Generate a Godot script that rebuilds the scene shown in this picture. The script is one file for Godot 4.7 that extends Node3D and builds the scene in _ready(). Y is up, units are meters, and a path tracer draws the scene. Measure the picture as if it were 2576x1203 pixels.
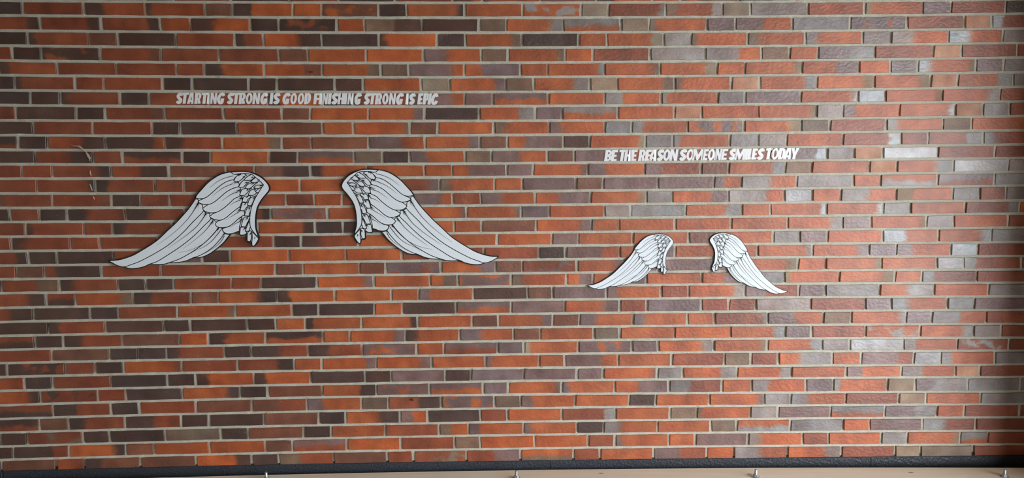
extends Node3D
# A flash-fired brick wall under a roof, lit by an overcast sky through an open side; two pairs of printed wings, two slogans, a painted plinth and a bolted timber.

const BEDS := "2663.2;-0.31;1.98;-0.061 2588.2;-0.31;1.98;-0.061 2512.1;-0.57;2.33;-0.008 2436.7;-0.61;2.25;-0.010 2359.4;0.43;2.60;-0.139 2283.3;0.90;2.68;-0.245 2209.6;-0.53;2.46;-0.100 2132.7;-1.59;2.41;0.038 2058.7;0.47;2.16;-0.260 1983.3;-1.97;1.79;0.106 1908.6;0.51;1.79;-0.217 1833.0;-0.42;1.76;-0.070 1760.3;1.02;1.66;-0.229 1688.2;-0.08;1.26;-0.046 1612.1;1.14;1.33;-0.117 1538.4;1.20;0.78;-0.230 1465.1;1.21;0.85;-0.160 1391.4;0.84;0.43;-0.052 1319.4;0.71;-0.41;-0.104 1245.1;1.95;-0.66;-0.253 1172.0;1.70;-0.69;-0.237 1100.5;2.14;-0.97;-0.251 1026.1;2.19;-1.38;-0.172 950.4;2.18;-1.38;-0.190 876.2;0.95;-1.77;-0.047 801.5;1.08;-1.99;-0.115 727.4;1.30;-1.76;-0.143 651.8;-1.66;-2.04;0.228 578.6;1.28;-2.06;-0.050 503.7;-2.23;-2.90;0.364 427.1;-0.41;-2.47;0.190 349.8;1.09;-2.20;-0.001 275.4;0.27;-2.63;0.124 198.3;-0.60;-2.59;0.139 123.9;-2.14;-1.78;0.318"
const COURSES := [
	"d -2392 R -2086 R -1782 d -1635 R -1343 d -1049 R -795 r -502 r -206 d -52 r 247 r 538 r 831 g 978 r 1284 r 1577 t 1875 g 2175 p 2334 R 2630 g",
	"d -2396 R -2091 d3R -1780 d1R -1477 b -1336 d3r -1029 r -881 b*r -588 d -445 r9d -144 r 157 r*g 457 t 600 R9g 899 o2R8g 1199 t 1345 g 1647 R 1947 t1r 2257 p 2408 R 2699 d",
	"R8d -2316 R8d -2008 R8d -1706 r -1554 d4r -1250 d -1105 d*R -805 r -662 o5d -367 d -72 o 70 r8g 365 g/r 666 t 814 o1r 1117 p 1268 p5r 1568 g 1873 p*r 2176 R9t 2486 T 2627 w2R",
	"d -2382 d1R -2075 b -1927 d -1631 R -1330 d3R -1184 r6d -886 d -589 d1r -289 d -145 r8o 153 d 446 r 594 r8t 891 g 1037 o1r 1333 o2r 1638 g2r 1942 g 2095 g4r 2400 w4r 2693 g",
	"R -2468 d -2319 d*R -2020 R8b -1711 R -1414 R -1108 b -958 r -658 r -362 p4r -63 o 77 r9o 376 r 521 R 819 g 1112 g6r 1409 o 1557 r 1710 p5g 2011 R 2324 T 2473 R 2775 R",
	"d2R -2244 R -1942 R -1637 R -1493 d3r -1185 r7b -886 r8o -586 o -441 p8r -149 r3p 142 r 285 r9g 582 r9o 875 r8t 1176 r 1324 r9t 1625 r6p 1931 r 2096 p 2243 w2r9t 2557 p 2704 g",
	"d -2464 d1R -2158 R -2011 R -1712 d -1559 d -1268 d -1122 d -824 d -678 r -378 t -230 r8p 65 o 209 r7g 506 t 651 r8o 952 o1r 1252 T 1402 r8g 1707 r8t 2015 r8t 2319 T 2463 r7g 2763 g",
	"d -2388 d -2238 d1R -1932 d -1785 R -1478 R -1175 d2r -892 d -733 b3R -446 p8r -151 p -4 p/r 289 r 583 g3r 882 g1r 1181 g 1328 p 1625 r9w 1932 w 2079 r9t 2384 r8g 2695 R",
	"R -2469 d -2162 d -2015 R8b -1709 R -1405 R -1105 b -955 r -656 r8p -362 d -74 r7g 219 p 360 g/r 654 r 952 T 1100 r 1401 r9t 1711 g 1853 p2r 2158 r9w 2458 T 2608 g 2753 R",
	"d -2386 R -2083 R -1778 d -1631 d -1339 R -1189 b -894 r -735 r9o -438 b -295 r 0 o2r 292 p2r 586 g 728 g2r 1026 p*r 1326 r8t 1632 o 1784 R 2089 g2r 2395 o 2548 r",
	"d/R -2469 d -2320 R6d -2021 d8R -1716 d3R -1418 r8o -1109 R -955 b -659 p6r -363 r8p -74 b 71 r3p 366 d 508 r9t 803 g 949 g1r 1253 g 1404 g 1555 r 1858 R8w 2173 R 2318 R7g 2617 g2R",
	"d -2388 R6d -2090 R -1937 d/R -1630 d -1479 r -1177 d -1030 p/r -734 o -588 d -445 p3r -151 o -14 p5r 281 b 424 p 721 R 861 p5r 1173 R 1473 r3p8w 1776 g 1923 T 2077 w 2376 R 2686 R",
	"R -2459 R -2305 R8d -2002 R5d -1702 b -1405 R -1258 b5d -965 d2r -668 b1r -369 r -221 r3p 66 p 207 r9p 498 p3r 801 p3R 1100 b 1249 r8g 1554 o 1698 r 2007 T 2157 r7g 2463 w 2761 g",
	"R -2389 R9d -2085 d2R -1778 R -1626 R -1323 r -1022 r -726 r -578 R8p -289 o2r 1 r 148 p 434 b 577 p 872 p 1173 p4r 1320 g5r 1618 g 1923 r 2072 r/g 2380 p/R 2692 g",
	"b2R -2314 R8b -2008 d -1855 R -1707 R -1403 R -1098 R -950 r -804 R -513 p8r -221 R -72 p4r 218 r4p 512 r9t 810 g 950 r7p 1252 g7r 1553 w 1704 r 1857 g5r 2161 t3r 2466 g 2615 R 2759 g",
	"d -2539 R -2385 d -2244 d3R -1940 d4R -1633 R -1328 R7d -1179 p*R -883 r -586 r -441 r9p -149 r9p 143 p 292 r 586 g 727 g 1023 r7g 1326 r 1480 r9w 1785 r9w 2092 g 2243 r 2540 R8g",
	"R -2463 d1R -2160 R -2010 d2R -1704 R -1399 R -1251 r8d -951 d -802 d -510 r -215 r -68 b 224 r8p 517 o1r 666 r 966 r 1269 r 1574 r8g 1871 p 2028 r9t 2332 g 2482 r 2779 R",
	"R -2542 d2R -2235 R -2084 R -1781 R -1478 R -1172 d -1027 d3R -722 r -427 r -281 r 12 r 305 p 447 r 741 r 1041 b 1195 r 1498 g 1644 p 1792 r 2096 w4r 2401 r8w 2694 g",
	"R8d -2459 d -2311 d -2015 R -1711 p -1551 d -1402 r -1095 r -793 r -496 R -349 R -58 R 235 d 379 p7r 671 r6p 968 r 1270 r 1416 r9p 1717 r8p 2023 p 2173 p3r 2475 w 2621 R",
	"R -2529 b -2380 R2d -2080 R -1771 R -1469 r -1168 b -1021 r -724 b -584 p*R -289 r7p 4 b 147 R*p 441 r7p 737 p 877 p 1177 p 1330 r8t 1638 r 1790 r9t 2097 r 2401 w 2549 g2R 2868 R",
	"d -2611 R6o -2308 d2R -2000 d -1853 d -1709 R -1403 R -1247 d -950 r8p -647 r -348 r5o -200 p*r 85 o2r 384 r5p 527 r3p 815 r 1116 r4p 1418 g 1567 t1r 1866 r8t 2174 r 2322 g2R 2627 R",
	"R7d -2380 R/d -2229 r8o -1925 d3R -1621 b -1474 r7d -1163 d2r -857 r -557 r -409 p2r -116 d 173 b 311 p 600 p2r 896 R 1045 r8g 1354 p4R 1648 p 1792 g 2093 r5g 2393 r 2695 g",
	"R6d -2455 d -2156 d -2008 R -1695 r9o -1389 r -1088 d -946 d -647 r -498 d -209 p/r 84 p 374 r7p 673 R 819 p 1117 R 1266 R 1414 g 1716 R 2017 p 2158 g3r 2470 g 2619 p",
	"d -2382 d2R -2080 d -1773 d -1631 d -1328 d -1177 r -1021 d1r -718 r9d -419 r -127 b 16 r8p 309 b 455 p3r 744 p2r 1042 r 1190 R9g 1482 p5r 1789 o 1940 r9g 2245 p 2389 g5r 2690 R",
	"R/d -2456 d -2306 d3R -1993 b -1691 r -1540 d3r -1234 d/r -929 r -784 r8p -485 d2r -195 p4r 97 b 241 r 532 o 674 r 974 r 1279 r8g 1580 p 1725 R 2023 r*g 2326 r8g 2626 g 2778 R",
	"R -2373 b -2068 d -1916 d -1765 d2R -1459 d -1311 d5R -1010 d4R -719 p*r -426 r -278 p/R 11 p 153 t1r 449 p*r 740 p 885 r8g 1188 r9t 1484 r8g 1787 g 1938 w 2239 g2r 2538 R*g 2829 R",
	"d -2612 d*R -2307 R -2149 d -1997 r9b -1688 R -1388 R7d -1087 r -940 r8p -646 r8p -348 r -57 p1r 234 r 376 p7r 667 r 960 R 1251 o 1396 R 1547 r4g 1847 r 2004 p7R 2300 w 2449 g2r 2753 g",
	"R -2527 d -2377 R -2070 d -1768 d -1617 d2r -1306 d2r -1001 d -707 d -568 p -274 d -136 p 152 p 442 p 585 r9p 881 g 1023 r7g 1323 r8g 1621 r 1925 p3r 2235 g4r 2535 T 2674 R",
	"r8d -2448 R*d -2143 R -1994 d -1692 r8d -1384 d -1236 b -941 r7d -650 p*r -362 p/r -70 p 67 r9o 357 p1r 649 r4p 946 g4R 1239 r 1405 g3r 1704 p 1856 g1r 2160 t 2313 p3g 2609 g 2905 g",
	"R/d -2385 d4R -2078 d -1927 R -1623 b -1325 b5R -1028 p3r -732 o -587 R6d -299 p*r -9 o 135 p2r 432 r 729 d 874 r 1173 r9p 1474 g 1623 g3r 1928 R 2225 t 2378 r 2686 g",
	"d/R -2462 b -2308 d3R -2007 d5R -1707 d -1558 d -1261 b -965 d -818 r6d -524 p5r -375 d -87 R 61 r 361 R8g 655 r 955 o 1103 o1r 1401 g 1554 p 1847 g/r 2150 p6g 2446 r 2597 R 2909 R",
	"d -2677 d -2536 R*o -2237 d -2093 d -1795 o -1497 d -1349 b -1049 d -901 r -607 R -313 o4r -152 p2r 148 p1r 443 d 589 g3r 886 r 1181 o 1326 r/g 1623 g 1920 r 2070 p 2365 g4R 2669 R",
	"d -2615 d7R -2316 r8d -2012 b -1859 r -1559 r -1258 b -1114 p/R -816 r -525 R -230 o -90 r 208 r 503 R 652 p1r 950 r 1098 p 1391 g2r 1696 R 1842 r 2138 g 2286 r9t 2584 g/r 2741 R",
	"d -2681 b -2389 R -2237 d3b -1937 b -1638 r7d -1335 d -1190 o4R -891 b -599 R -456 R*o -165 R5p 132 r/o 423 R 571 r 866 p5R 1163 r 1315 g5R 1613 r7g 1917 R 2218 t 2365 t 2661 R",
]
const WING_OUTLINE := "-514,-238 -470,-235 -436,-228 -382,-209 -337,-184 -287,-155 -247,-126 -197,-80 -151,-39 -111,2 -80,36 -52,74 -47,84 -48,91 -34,110 -9,136 21,167 56,194 95,214 139,223 183,227 231,224 270,213 303,195 326,172 340,151 343,133 336,118 318,99 300,77 286,55 275,32 268,3 264,-31 263,-61 265,-85 274,-107 277,-126 271,-143 260,-160 248,-170 239,-168 237,-151 231,-146 223,-149 214,-144 213,-124 214,-103 197,-111 178,-112 175,-104 175,-90 160,-93 140,-101 129,-105 116,-119 96,-144 76,-163 45,-187 15,-207 -15,-221 -40,-228 -69,-228 -108,-243 -148,-252 -198,-253 -225,-261 -264,-263 -299,-260 -333,-274 -372,-282 -406,-283 -435,-274 -472,-264 -496,-251"
const WING_FEATHERS := {
	"p5": "98,-99 71,-133 36,-169 -4,-198 -44,-218 -70,-226 -40,-226 -15,-220 15,-206 45,-186 75,-162 95,-143 115,-118 127,-105 111,-104",
	"p4": "68,-68 44,-97 3,-138 -47,-177 -97,-208 -147,-234 -200,-252 -147,-250 -108,-242 -70,-226 -44,-218 -4,-198 36,-169 71,-133 98,-99 89,-86 88,-72",
	"p3": "30,-22 -2,-53 -43,-93 -88,-132 -144,-173 -204,-211 -243,-235 -273,-250 -300,-258 -264,-261 -225,-259 -200,-252 -147,-234 -97,-208 -47,-177 3,-138 44,-97 68,-68 53,-54 58,-40 49,-31",
	"p2": "-6,21 -34,-9 -70,-43 -110,-85 -151,-121 -201,-160 -251,-191 -310,-223 -360,-247 -400,-261 -436,-272 -405,-281 -372,-280 -332,-272 -300,-258 -273,-250 -243,-235 -204,-211 -144,-173 -88,-132 -43,-93 -2,-53 30,-22 25,-9 27,6 5,10",
	"p1": "-513,-238 -470,-236 -436,-229 -382,-210 -337,-185 -288,-156 -247,-127 -197,-81 -151,-40 -111,1 -80,35 -52,73 -44,84 -31,79 -29,63 -11,53 -9,33 -6,21 -34,-9 -70,-43 -110,-85 -151,-121 -201,-160 -251,-191 -310,-223 -360,-247 -400,-261 -436,-272 -472,-263 -495,-250",
	"c6": "88,-79 93,-72 123,-63 148,-45 173,-23 192,-14 184,-45 177,-67 176,-88 160,-92 140,-100 111,-101 95,-93",
	"c5": "52,-52 54,-44 71,-32 81,-29 110,-16 135,5 165,28 185,41 184,20 207,18 206,-2 198,-6 173,-23 148,-45 123,-62 89,-69 62,-64",
	"c4": "24,-8 29,-5 46,7 63,13 98,33 128,57 158,84 187,97 198,95 197,67 191,57 185,42 165,28 135,5 110,-16 81,-29 52,-26 31,-16",
	"c3": "-10,31 -5,37 17,52 46,63 81,89 116,118 151,137 182,146 190,142 188,120 187,98 158,84 128,57 98,33 63,13 29,10 1,19",
	"c2": "-30,64 -27,74 -3,85 19,96 49,121 84,150 123,174 162,184 179,171 185,161 182,147 151,137 116,118 81,89 46,63 17,53 -9,56",
	"c1": "-45,90 -33,108 -8,135 22,166 57,192 96,212 140,222 183,225 197,213 173,200 160,187 162,184 123,174 84,150 49,121 19,96 -3,86 -27,85",
	"s16": "207,-66 183,-68 176,-107 197,-109 213,-98",
	"s17": "232,-87 218,-98 215,-141 230,-144 238,-122 239,-90",
	"s14": "236,-7 226,-12 204,-16 186,-63 209,-64 221,-41 231,-36",
	"s15": "241,-17 231,-21 221,-51 206,-89 226,-87 233,-70 243,-65",
	"s12": "230,66 220,62 198,62 183,21 204,20 223,42 233,47",
	"s13": "252,47 242,42 223,35 206,-6 229,-9 236,13 246,18",
	"s10": "241,101 231,97 207,93 197,67 220,64 229,81 239,86",
	"s11": "275,100 266,95 240,86 223,49 243,47 254,66 272,93 282,98",
	"s7": "228,142 218,137 198,130 185,101 209,100 227,115 240,132 249,137",
	"s8": "276,140 266,135 242,125 230,101 255,100 276,114 290,131 300,136",
	"s9": "314,144 304,140 288,136 268,120 279,114 291,120 300,125",
	"s5": "218,183 208,178 195,166 182,144 204,142 219,156 245,175 254,180",
	"s6": "263,172 253,167 228,156 215,138 237,135 257,149 272,162 282,167",
	"s1": "207,217 197,212 173,200 158,176 176,171 196,181 216,200 226,205",
	"s2": "260,214 250,209 228,197 210,180 234,178 254,183 269,197 278,202",
	"s3": "293,202 283,197 263,187 246,171 267,166 292,175 299,183 309,188",
	"s4": "320,159 310,154 277,153 259,140 285,136 301,143 311,147",
	"tail": "241,-90 256,-106 269,-121 274,-130 267,-144 258,-158 247,-168 240,-166 239,-149 243,-119",
	"spine": "145,222 183,225 231,223 269,211 302,193 324,172 338,151 341,134 334,119 317,100 299,78 284,56 273,32 266,3 262,-31 261,-61 264,-85 271,-107 271,-118 259,-105 244,-84 235,-65 233,-41 236,-2 245,37 264,81 285,115 306,146 313,154 292,177 269,197 250,211 197,214 163,210",
}
const WING_QUILLS := [
	"-30,60 -54,25 -77,-7 -98,-31 -138,-70 -184,-108 -209,-126 -259,-160",
	"7,7 -16,-27 -46,-63 -87,-97 -127,-126 -172,-156 -202,-175",
	"39,-34 16,-65 -14,-96 -49,-125 -85,-152 -124,-178",
	"88,-72 58,-108 27,-142 -13,-170 -57,-188 -85,-207",
	"64,-75 39,-105 -7,-147 -52,-173 -106,-192 -150,-198",
	"97,-111 81,-139 50,-168 20,-187 -11,-207",
	"158,203 119,193 80,177 51,156 30,140",
	"153,162 113,146 78,125 45,98",
	"175,119 140,105 115,88 91,71",
	"188,75 157,64 132,47",
	"185,17 144,-7 104,-31",
	"182,-37 152,-51 131,-70",
]
const WING_TUFTS := [
	"-28,66 -54,20",
	"9,12 -11,-29",
	"42,-31 23,-66",
	"69,-69 56,-93",
	"99,-98 86,-118",
	"197,211 156,203",
	"179,171 137,162",
	"194,132 152,111",
	"198,90 174,69",
	"187,28 162,8",
	"195,-21 164,-48",
	"217,197 196,193",
	"260,197 244,188",
	"292,182 273,177",
	"306,153 283,146",
	"230,169 207,161",
	"263,164 243,154",
	"232,132 213,122",
	"271,132 253,120",
	"228,95 216,85",
	"264,91 247,71",
	"217,59 202,45",
	"238,37 223,15",
	"224,-16 206,-33",
	"229,-34 220,-60",
	"210,-68 192,-85",
	"236,-97 227,-114",
	"256,-120 255,-137",
]
const SLOGAN_UPPER := [
	"S;-1647.1;38.3;2079.0;56.1 T;-1623.1;46.2;2078.9;56.1 A;-1586.7;36.1;2078.6;56.1 R;-1552.0;38.9;2078.3;56.1 T;-1519.1;40.7;2078.1;56.1 I;-1488.2;19.4;2077.8;56.1 N;-1471.5;38.9;2077.7;56.1 G;-1436.8;41.7;2077.4;56.1",
	"S;-1385.3;37.6;2077.0;56.2 T;-1356.5;40.7;2076.8;56.2 R;-1324.1;39.0;2076.6;56.2 O;-1289.4;40.4;2076.3;56.2 N;-1253.2;41.8;2076.0;56.2 G;-1214.1;40.4;2075.7;56.2",
	"I;-1165.4;22.3;2075.3;56.2 S;-1147.2;39.1;2075.2;56.2",
	"G;-1099.8;41.9;2074.8;56.3 O;-1059.3;39.1;2074.5;56.3 O;-1021.6;39.1;2074.2;56.3 D;-986.7;39.1;2074.0;56.3",
	"F;-938.5;36.4;2073.6;56.3 I;-912.0;22.4;2073.4;56.3 N;-893.8;33.6;2073.2;56.3 I;-864.4;22.4;2073.0;56.3 S;-846.2;37.8;2072.9;56.4 H;-813.4;37.3;2072.6;56.4 I;-783.2;22.4;2072.4;56.4 N;-762.2;35.0;2072.2;56.4 G;-727.7;38.4;2072.0;56.4",
	"S;-678.1;36.5;2071.6;56.4 T;-650.4;38.3;2071.4;56.4 R;-619.1;39.3;2071.1;56.4 O;-583.5;38.8;2070.9;56.5 N;-547.5;39.4;2070.6;56.5 G;-511.0;40.8;2070.3;56.5",
	"I;-460.9;20.8;2069.9;56.5 S;-445.4;38.6;2069.8;56.5",
	"E;-398.4;31.5;2069.4;56.5 P;-370.8;37.2;2069.2;56.5 I;-344.9;22.0;2069.0;56.5 C;-328.6;37.2;2068.9;56.5",
]
const SLOGAN_LOWER := [
	"B;583.5;42.7;1767.9;58.6 E;618.1;38.0;1768.1;58.6",
	"T;658.0;42.9;1768.3;58.6 H;688.1;42.7;1768.4;58.6 E;723.3;37.4;1768.6;58.6",
	"R;763.9;41.7;1768.8;58.6 E;799.2;36.4;1769.0;58.6 A;822.7;42.8;1769.1;58.6 S;861.2;40.7;1769.3;58.7 O;894.4;43.9;1769.5;58.7 N;929.7;48.2;1769.6;58.7",
	"S;981.1;43.9;1769.9;58.7 O;1018.6;45.0;1770.1;58.7 M;1050.8;65.4;1770.2;58.7 E;1103.7;37.1;1770.5;58.7 O;1132.7;42.9;1770.7;58.7 N;1170.3;45.1;1770.8;58.8 E;1203.6;39.8;1771.0;58.8",
	"S;1246.5;43.0;1771.2;58.8 M;1277.7;60.2;1771.4;58.8 I;1329.3;24.7;1771.6;58.8 L;1346.5;26.9;1771.7;58.8 E;1369.1;34.5;1771.8;58.8 S;1398.2;40.3;1772.0;58.8",
	"T;1441.0;41.2;1772.2;58.9 O;1473.6;45.3;1772.4;58.9 D;1511.3;42.7;1772.5;58.9 A;1542.5;44.2;1772.7;58.9 Y;1576.8;47.7;1772.9;58.9",
]
const CREEPER := [
	"-2196,1872 -2178,1865 -2153,1863 -2143,1859 -2132,1846 -2124,1836",
	"-2124,1836 -2117,1820 -2108,1803 -2105,1787",
	"-2124,1836 -2119,1828 -2109,1815 -2100,1799",
	"-2106,1737 -2107,1723 -2102,1708",
	"-2112,1667 -2107,1648 -2102,1631",
	"-2102,1604 -2093,1586",
]
# sRGB colours of the fired clay: orange red, deep red, brown red, chocolate, plum, olive brown, then tan, flashed grey, pale flashed grey and peach, lightened with painted sky reflection
const CLAY_AND_SHEEN := {"r": Color(0.65, 0.33, 0.165), "R": Color(0.53, 0.27, 0.165), "b": Color(0.46, 0.285, 0.21), "d": Color(0.31, 0.22, 0.19), "p": Color(0.46, 0.36, 0.345),
	"o": Color(0.45, 0.355, 0.28), "t": Color(0.56, 0.475, 0.39), "g": Color(0.53, 0.485, 0.465), "w": Color(0.61, 0.605, 0.61), "T": Color(0.72, 0.52, 0.41)}
const GLOSS := {"r": 0.5, "R": 0.48, "b": 0.48, "d": 0.43, "p": 0.43, "o": 0.55, "t": 0.7, "g": 0.46, "w": 0.4, "T": 0.7}
const CELL_W := 136
const CELL_H := 40
const CELLS_ACROSS := 15
const CELLS_DOWN := 51
const SIDE := 2048
const WALL_RIGHT := 2.955
const WALL_LEFT := -3.9

var rng := RandomNumberGenerator.new()
var bed_curves: Array[PackedFloat64Array] = []
var brick_material: StandardMaterial3D
var black_print: StandardMaterial3D
var white_print: StandardMaterial3D
var board_edge: StandardMaterial3D
var vinyl: StandardMaterial3D
var zinc: StandardMaterial3D
var eye := Vector3(0.0, 1.75, 3.928)


func _ready() -> void:
	rng.seed = 20417
	# camera, sky, exposure
	var camera := Camera3D.new()
	camera.name = "camera"
	camera.transform = Transform3D(Basis(Vector3(0.99969, -0.00632, 0.02405), Vector3(0.00867, 0.99505, -0.09905), Vector3(-0.0233, 0.09922, 0.99479)), eye)
	camera.fov = rad_to_deg(2.0 * atan(1203.0 / 2.0 / 1860.0))
	camera.current = true
	add_child(camera)
	var sky_look := ProceduralSkyMaterial.new()
	sky_look.sky_top_color = Color(0.93, 0.96, 1.0)
	sky_look.sky_horizon_color = Color(0.97, 0.98, 1.0)
	sky_look.ground_horizon_color = Color(0.55, 0.55, 0.54)
	sky_look.ground_bottom_color = Color(0.5, 0.5, 0.49)
	var environment := Environment.new()
	environment.background_mode = Environment.BG_SKY
	environment.sky = Sky.new()
	environment.sky.sky_material = sky_look
	environment.background_energy_multiplier = 6.5
	environment.tonemap_mode = Environment.TONE_MAPPER_LINEAR
	environment.tonemap_exposure = 2.7
	environment.sdfgi_enabled = true
	environment.ssao_enabled = true
	environment.ssil_enabled = true
	var world := WorldEnvironment.new()
	world.name = "world"
	world.environment = environment
	add_child(world)

	make_materials()
	make_shell()
	make_brick_wall()
	make_plinth()
	make_timber()
	make_wing("wing_panel", Vector3(-1.5209, 1.5016, 0.0), Transform2D(), 0.012, "large white wing panel sweeping out to the left, among the darker bricks", "large wing panels")
	make_wing("wing_panel", Vector3(-0.4728, 1.5078, 0.0), Transform2D(Vector2(-0.9733, 0.0112), Vector2(0.0276, 0.9933), Vector2.ZERO), 0.012, "large white wing panel sweeping out to the right, towards the smaller pair", "large wing panels")
	make_wing("wing_panel", Vector3(0.7737, 1.2487, 0.0), Transform2D(Vector2(0.544, 0.022), Vector2(-0.0124, 0.5579), Vector2.ZERO), 0.005, "small white wing panel sweeping out to the left, below the words be the reason", "small wing panels")
	make_wing("wing_panel", Vector3(1.3269, 1.2388, 0.0), Transform2D(Vector2(-0.5417, 0.0921), Vector2(0.0848, 0.5481), Vector2.ZERO), 0.005, "small white wing panel sweeping out to the right, below the words smiles today", "small wing panels")
	make_slogan("slogan_lettering", SLOGAN_UPPER, "upper, longer slogan in white italic capitals: starting strong is good finishing strong is epic", 7)
	make_slogan("slogan_lettering", SLOGAN_LOWER, "lower, shorter slogan in white italic capitals: be the reason someone smiles today", 11)
	make_creeper()
	make_plugs()


# ---------------------------------------------------------------- helpers

func tag(o: Node, label: String, category: String, group := "", kind := "") -> void:
	o.set_meta("label", label)
	if category:
		o.set_meta("category", category)
	if group:
		o.set_meta("group", group)
	if kind:
		o.set_meta("kind", kind)


func numbered(called: String) -> String:
	var n := 0
	var full := called
	while has_node(NodePath(full)):
		n += 1
		full = "%s_%03d" % [called, n]
	return full


func thing(called: String, where := Vector3.ZERO) -> Node3D:
	var o := Node3D.new()
	o.name = numbered(called)
	o.position = where
	add_child(o)
	return o


func part(parent: Node, called: String, mesh: Mesh, look: Material, where := Vector3.ZERO) -> MeshInstance3D:
	var m := MeshInstance3D.new()
	m.mesh = mesh
	m.material_override = look
	m.position = where
	var n := 0
	var full := called
	while parent.has_node(NodePath(full)):
		n += 1
		full = "%s_%03d" % [called, n]
	m.name = full
	parent.add_child(m)
	return m


class Shape:
	var v := PackedVector3Array()
	var n := PackedVector3Array()
	var uv := PackedVector2Array()

	func tri(a: Vector3, b: Vector3, c: Vector3, out := Vector3.ZERO, ua := Vector2.ZERO, ub := Vector2.ZERO, uc := Vector2.ZERO) -> void:
		var f := (b - a).cross(c - a)
		if f.length_squared() < 1e-22:
			return
		f = f.normalized()
		if out != Vector3.ZERO and f.dot(out) > 0.0 or out == Vector3.ZERO:
			v.append_array([a, c, b])
			uv.append_array([ua, uc, ub])
		else:
			f = -f
			v.append_array([a, b, c])
			uv.append_array([ua, ub, uc])
		n.append_array([f, f, f])

	func quad(a: Vector3, b: Vector3, c: Vector3, d: Vector3, out := Vector3.ZERO) -> void:
		tri(a, b, c, out)
		tri(a, c, d, out)

	func box(lo: Vector3, hi: Vector3, bevel := 0.0) -> void:
		var corners := PackedVector2Array([Vector2(lo.x + bevel, lo.y), Vector2(hi.x - bevel, lo.y), Vector2(hi.x, lo.y + bevel), Vector2(hi.x, hi.y - bevel), Vector2(hi.x - bevel, hi.y), Vector2(lo.x + bevel, hi.y), Vector2(lo.x, hi.y - bevel), Vector2(lo.x, lo.y + bevel)])
		var inner := PackedVector2Array()
		var mid := Vector2((lo.x + hi.x) / 2.0, (lo.y + hi.y) / 2.0)
		for c in corners:
			inner.append(Vector2(c.x - signf(c.x - mid.x) * bevel, c.y - signf(c.y - mid.y) * bevel))
		for i in 8:
			var j := (i + 1) % 8
			var out := Vector3((corners[i] + corners[j]).x / 2.0 - mid.x, (corners[i] + corners[j]).y / 2.0 - mid.y, 0)
			var z0 := lo.z + bevel
			var z1 := hi.z - bevel
			quad(Vector3(corners[i].x, corners[i].y, z0), Vector3(corners[j].x, corners[j].y, z0), Vector3(corners[j].x, corners[j].y, z1), Vector3(corners[i].x, corners[i].y, z1), out)
			quad(Vector3(corners[i].x, corners[i].y, z1), Vector3(corners[j].x, corners[j].y, z1), Vector3(inner[j].x, inner[j].y, hi.z), Vector3(inner[i].x, inner[i].y, hi.z), out.normalized() * 0.1 + Vector3(0, 0, 0.1))
			quad(Vector3(corners[i].x, corners[i].y, z0), Vector3(corners[j].x, corners[j].y, z0), Vector3(inner[j].x, inner[j].y, lo.z), Vector3(inner[i].x, inner[i].y, lo.z), out.normalized() * 0.1 - Vector3(0, 0, 0.1))
			tri(Vector3(mid.x, mid.y, hi.z), Vector3(inner[i].x, inner[i].y, hi.z), Vector3(inner[j].x, inner[j].y, hi.z), Vector3(0, 0, 1))
			tri(Vector3(mid.x, mid.y, lo.z), Vector3(inner[i].x, inner[i].y, lo.z), Vector3(inner[j].x, inner[j].y, lo.z), Vector3(0, 0, -1))

	# a flat piece with an outline of its own, from back to front; outline in metres
	func slab(poly: PackedVector2Array, back: float, front: float) -> void:
		var index := Geometry2D.triangulate_polygon(poly)
		for k in range(0, index.size(), 3):
			tri(Vector3(poly[index[k]].x, poly[index[k]].y, front), Vector3(poly[index[k + 1]].x, poly[index[k + 1]].y, front), Vector3(poly[index[k + 2]].x, poly[index[k + 2]].y, front), Vector3(0, 0, 1))
			if back < 0.0015:
				tri(Vector3(poly[index[k]].x, poly[index[k]].y, back), Vector3(poly[index[k + 1]].x, poly[index[k + 1]].y, back), Vector3(poly[index[k + 2]].x, poly[index[k + 2]].y, back), Vector3(0, 0, -1))
		var turn := -1.0 if Geometry2D.is_polygon_clockwise(poly) else 1.0
		for i in poly.size():
			var p := poly[i]
			var q := poly[(i + 1) % poly.size()]
			var out := Vector3((q - p).y, -(q - p).x, 0) * turn
			quad(Vector3(p.x, p.y, back), Vector3(q.x, q.y, back), Vector3(q.x, q.y, front), Vector3(p.x, p.y, front), out)

	func tube(path: PackedVector3Array, radii: PackedFloat32Array, sides := 7) -> void:
		var rings := []
		for i in path.size():
			var along := (path[mini(i + 1, path.size() - 1)] - path[maxi(i - 1, 0)]).normalized()
			var side := along.cross(Vector3(0.3, 0.2, 1)).normalized()
			var up := along.cross(side)
			var ring := PackedVector3Array()
			for k in sides:
				var t := TAU * k / sides
				ring.append(path[i] + (side * cos(t) + up * sin(t)) * radii[i])
			rings.append(ring)
		for i in path.size() - 1:
			for k in sides:
				var k2 := (k + 1) % sides
				var r0: PackedVector3Array = rings[i]
				var r1: PackedVector3Array = rings[i + 1]
				quad(r0[k], r0[k2], r1[k2], r1[k], (r0[k] + r1[k2]) / 2.0 - (path[i] + path[i + 1]) / 2.0)
		for e in [0, path.size() - 1]:
			var ring: PackedVector3Array = rings[e]
			for k in sides:
				tri(path[e], ring[k], ring[(k + 1) % sides], path[e] - path[1 if e == 0 else e - 1])

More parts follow.
